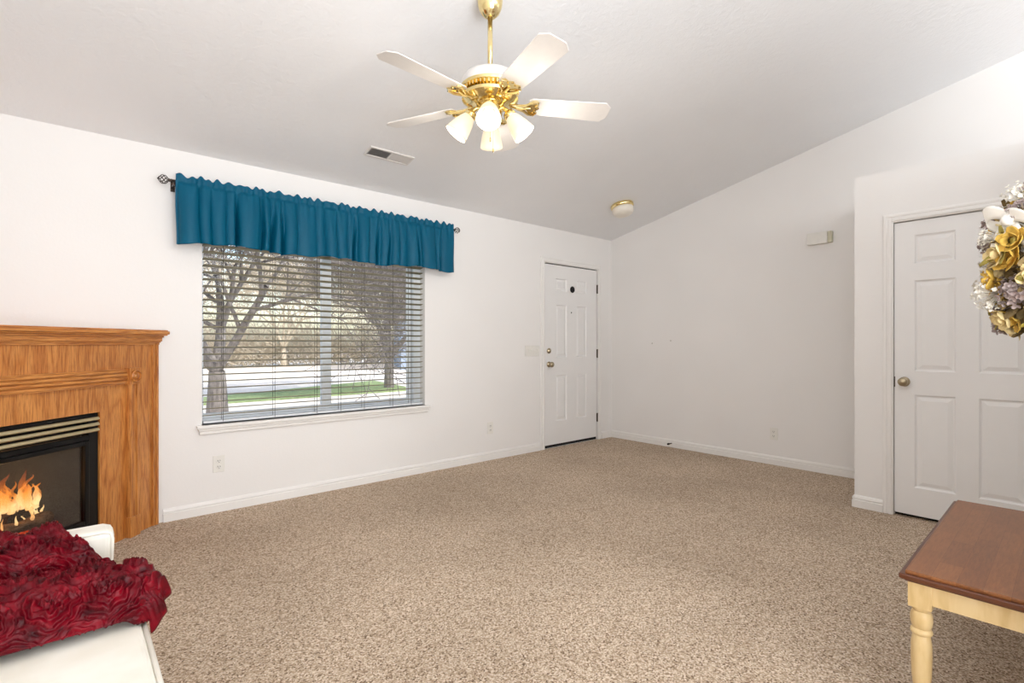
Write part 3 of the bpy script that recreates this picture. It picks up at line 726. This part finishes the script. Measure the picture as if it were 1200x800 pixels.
# ------------------------------------------------------------ wreath
random.seed(11)
WRX, WRZ, WRR = 1.98, 1.372, .106
wr = thing('floral_wreath', 'yellow, mauve and white flower wreath with ribbon hanging at the right edge', 'wreath', (WRX, YP, WRZ))
FY_ = plain('yellow_petal', (214, 176, 78), .7, var=.3, sc=40); FC = plain('cream_petal', (228, 206, 150), .7, var=.2, sc=40)
FM = plain('mauve_petal', (172, 156, 152), .7, var=.25, sc=40); FWh = plain('white_blossom', (236, 232, 222), .7, var=.06, sc=40)
FG = plain('olive_leaf', (150, 134, 52), .6, var=.4, sc=30); FD = plain('dark_leaf', (118, 98, 60), .7, var=.4, sc=30)
RIB = plain('white_satin_ribbon', (242, 238, 230), .35, var=.03); TWIG = plain('brown_twig', (82, 60, 40), .8, var=.3)
m = MB()
for k in range(7):
    ph = random.random()*6; pts = [((WRR+.02*math.sin(3*a+ph))*math.cos(a), .05+.02*math.cos(4*a+ph), (WRR+.02*math.sin(3*a+ph))*math.sin(a)) for a in [2*PI*i/48 for i in range(49)]]
    m.tube(pts, .007, 6)
m.build('twig_ring', TWIG, wr, True)
def petal(m, T, L, w, cup):
    def f(u, v):
        x = (u-.5)*2; t = v; ww = w*math.sin(PI*min(1, .12+.80*t))**.7
        return T @ Vector((x*ww, L*t, cup*L*(t*t)*.9 - .25*w*(1-x*x)*math.sin(PI*t)))
    m.grid(f, 4, 5)
def flower(R, n, w, cup, mat, name, pos, nrm, rings=1):
    q = Vector((0, 0, 1)).rotation_difference(nrm).to_matrix().to_4x4(); B = Matrix.Translation(pos) @ q; m = MB()
    for r in range(rings):
        for k in range(n):
            T = B @ Matrix.Rotation(2*PI*(k+.5*r)/n+random.uniform(-.2, .2), 4, 'Z') @ Matrix.Rotation(R_(12+26*r+random.uniform(-10, 10)), 4, 'X')
            petal(m, T, R*(1-.28*r), w*(1-.2*r), cup)
    m.lathe([(.0005, -.004), (R*.18, 0), (R*.12, R*.16), (.0005, R*.2)], 7, B)
    o = m.build(name, mat, wr, True); so = o.modifiers.new('solid', 'SOLIDIFY'); so.thickness = .0012; return o
def cluster(mat, name, pos, nrm, R, n, pr_):
    q = Vector((0, 0, 1)).rotation_difference(nrm).to_matrix().to_4x4(); B = Matrix.Translation(pos) @ q; m = MB()
    for k in range(n):
        a = random.random()*6.28; e = random.uniform(-.1, 1.4); d = Vector((math.cos(a)*math.cos(e), math.sin(a)*math.cos(e), math.sin(e)))
        C = B @ Matrix.Translation(d*R*random.uniform(.75, 1.15)); Q = C @ Vector((0, 0, 1)).rotation_difference(d).to_matrix().to_4x4()
        m.tube([B @ Vector((0, 0, -.01)), C @ Vector((0, 0, 0))], .0009, 4)
        for j in range(4):
            petal(m, Q @ Matrix.Rotation(PI/2*j+k, 4, 'Z') @ Matrix.Rotation(R_(20), 4, 'X'), pr_, pr_*.45, .2)
    o = m.build(name, mat, wr, True); return o
def spot(a, b, rr=.092):      # point and normal on the tube of the wreath (front half)
    c = Vector((math.cos(a), 0, math.sin(a))); n_ = c*math.cos(b)+Vector((0, 1, 0))*math.sin(b)
    return c*WRR + Vector((0, .110, 0)) + n_*rr*random.uniform(.8, 1.1), n_
kinds = ['y', 'c', 'm', 'w', 'c', 'g', 'm', 'y', 'w', 'c']
for i in range(92):
    a = 2*PI*(i*.381966 % 1); b = random.uniform(-.15, 1.75); p, n_ = spot(a, b); k = kinds[i % 10]
    if k == 'y': flower(random.uniform(.034, .046), 6, .015, .25, FY_, 'yellow_flower', p, n_, 2)
    elif k == 'c': flower(random.uniform(.030, .04), 5, .017, .3, FC, 'cream_flower', p, n_, 2)
    elif k == 'm': cluster(FM, 'mauve_blossom', p, n_, .032, 22, .012)
    elif k == 'w': cluster(FWh, 'white_baby_breath', p, n_, .042, 34, .007)
    else: flower(random.uniform(.045, .06), 5, .011, .1, FG, 'leaf_spray', p, n_, 1)
m = MB()
for i in range(330):
    a = random.random()*2*PI; b = random.uniform(-.2, 1.8); p, n_ = spot(a, b, .066)
    q = Vector((0, 1, 0)).rotation_difference((n_+Vector((random.uniform(-.7, .7), random.uniform(-.4, .7), random.uniform(-.7, .7)))).normalized()).to_matrix().to_4x4()
    petal(m, Matrix.Translation(p) @ q @ Matrix.Rotation(random.random()*6, 4, 'Y'), random.uniform(.03, .055), .010, .2)
tag_o = m.build('leaf_filler', FD, wr, True); tag_o['kind'] = 'stuff'
m = MB()   # ribbon bow near the top left
bp = Vector((-.135, .165, .105)); ex = Vector((.55, .83, 0)); en = Vector((-.83, .55, 0)); ez = Vector((0, 0, 1))
for sg, L, dz in ((-1, .062, -.030), (1, .060, .012)):
    def f(u, v, sg=sg, L=L, dz=dz):
        a = v*2*PI; q = .5*(1-math.cos(a))
        return bp + ex*(sg*L*q) + en*(.018+.012*math.sin(a)+(u-.5)*.012) + ez*(dz*q + .020*math.sin(a) + (u-.5)*.034)
    m.grid(f, 4, 24)
for sg, L in ((-.5, .09), (.5, .12)):
    def f(u, v, sg=sg, L=L): return bp + ex*(sg*L*v + (u-.5)*.034) + en*(.012+.01*math.sin(v*6)) - ez*(L*v)
    m.grid(f, 4, 12)
m.lathe([(.012, -.014), (.017, 0), (.012, .014)], 12, Matrix.Translation(bp+en*.02))
o = m.build('ribbon_bow', RIB, wr, True); so = o.modifiers.new('solid', 'SOLIDIFY'); so.thickness = .001

# ------------------------------------------------------------ outdoors
GZ = -.22
struct(MB().box((-25, YN+.2, GZ-.3), (70, 90, GZ)).build('ground_street', CONC), 'pale sunlit concrete street and drive outside', 'street')
m = MB(); m.prism([(-2.0, 13.0), (7.8, 13.2), (8.4, 17.3), (3.67, 15.2)], GZ, GZ+.03)
struct(m.build('ground_lawn', GRASS), 'strip of green lawn seen through the window', 'lawn')
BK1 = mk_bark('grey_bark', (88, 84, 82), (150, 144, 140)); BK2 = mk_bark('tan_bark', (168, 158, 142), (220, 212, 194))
def tree(name, label, loc, h, r, seed, mat, depth=6, lean=(0, 0), spread=.6, first=.32, group=None, rz=0, nb=(3, 5), twig=.006):
    rnd = random.Random(seed); tr = MB(); tw_ = MB()
    def grow(p, d, L, r, k, mb):
        n = 5 if k < 3 else 3; pts = [p]; q = p.copy(); dd = d.copy()
        for i in range(n):
            dd = (dd + Vector((rnd.uniform(-1, 1), rnd.uniform(-1, 1), rnd.uniform(-.5, 1)))*(.10 if k else .04)).normalized(); q = q+dd*L/n; pts.append(q.copy())
        r1 = max(twig, r*.66); mb.tube(pts, [r+(r1-r)*i/n for i in range(n+1)], 8 if k < 2 else (5 if k < 4 else 3), cap=False)
        if k >= depth: return
        nbr = rnd.randint(*nb) if k else rnd.randint(4, 5)
        for j in range(nbr):
            t = rnd.uniform(.45, 1) if (k and j) else 1.; idx = t*n; i0 = min(n-1, int(idx)); bp_ = pts[i0].lerp(pts[i0+1], idx-i0)
            ang = 2*PI*j/nbr+rnd.uniform(-.6, .6); o1 = dd.orthogonal().normalized(); o2 = dd.cross(o1)
            nd = (dd*(1-.35*spread) + (o1*math.cos(ang)+o2*math.sin(ang))*spread*rnd.uniform(.6, 1.25) + Vector((0, 0, .10 if k < 2 else .24))).normalized()
            grow(bp_, nd, L*rnd.uniform(.62, .84) if k else h*.27, r1*rnd.uniform(.6, .85), k+1, tr if k < 2 else tw_)
    t = thing(name, label, 'tree', loc, rz, group)
    grow(Vector((0, 0, -.05)), Vector((lean[0], lean[1], 1)).normalized(), h*first, r, 0, tr)
    tr.build('trunk', mat, t, True); tw_.build('twigs', mat, t); return t
tree('bare_tree', 'large bare tree with thick grey trunk outside left part of window', (1.93, 9.85, GZ), 6.4, .19, 4, BK1, 7, (.02, 0), .78, .15, 'bare trees outside the window')
tree('bare_tree', 'bare spreading tree beyond the lawn outside right part of window', (7.45, 14.3, GZ), 6.4, .17, 8, BK1, 7, (0, 0), .72, .15, 'bare trees outside the window')
bgp = [(-3.0, 28, 8), (3.4, 31, 9), (9.8, 32, 9), (16.2, 30, 8.4), (22.5, 28, 8)]
nm = ['at the far left of the street', 'second from the left along the street', 'third from the left along the street', 'fourth from the left along the street', 'at the far right of the street']
for i, (x, y, h) in enumerate(bgp):
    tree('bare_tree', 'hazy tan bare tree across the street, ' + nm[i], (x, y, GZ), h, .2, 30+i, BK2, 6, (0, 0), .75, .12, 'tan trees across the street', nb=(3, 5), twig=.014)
def house(label, x0, x1, y, d, h, mat, roofm, rz=0):
    t = thing('house', label, 'house', ((x0+x1)/2, y, GZ), rz); w = (x1-x0)/2
    MB().box((-w, 0, 0), (w, d, h)).build('wall', mat, t)
    m = MB(); e = .5; vs = [(-w-e, -e, h), (w+e, -e, h), (w+e, d+e, h), (-w-e, d+e, h), (-w-e, d/2, h+1.7), (w+e, d/2, h+1.7)]
    m.add(vs, [(0, 1, 5, 4), (2, 3, 4, 5), (0, 4, 3), (1, 2, 5), (3, 2, 1, 0)]); m.build('roof', roofm, t)
    for x in (-w*.55, w*.1, w*.6):
        f = MB().box((x-.6, -.05, 1.0), (x+.6, .0, 2.2)).build('window', FRAMEW, t); MB().box((x-.52, -.07, 1.08), (x+.52, -.05, 2.12)).build('pane', plain('dark_pane', (70, 84, 100), .1), f)
    return t
ROOF = plain('grey_shingle', (120, 112, 106), .9, var=.2, sc=8)
random.seed(77); m = MB()
for i in range(9000):
    x = random.uniform(-8, 28); y = 33.5+random.uniform(-1.2, 1.2) - abs(x-9)*.12; z = abs(random.gauss(0, 1.0)); L = random.uniform(.4, 1.3)
    d = Vector((random.uniform(-.8, .8), random.uniform(-.4, .4), random.uniform(.2, 1))).normalized(); p = Vector((x, y, GZ+min(z, 3.2)))
    m.tube([p, p+d*L*.5+Vector((random.uniform(-.1, .1), 0, 0)), p+d*L], [.026, .018, .008], 3, cap=False)
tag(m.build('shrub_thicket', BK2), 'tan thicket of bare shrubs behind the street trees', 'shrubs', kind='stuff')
house('blue-grey house beside the right-hand bare tree', 12.6, 20, 22, 7, 2.6, mk_siding('blue_grey_siding', (150, 166, 186)), ROOF, R_(-25))
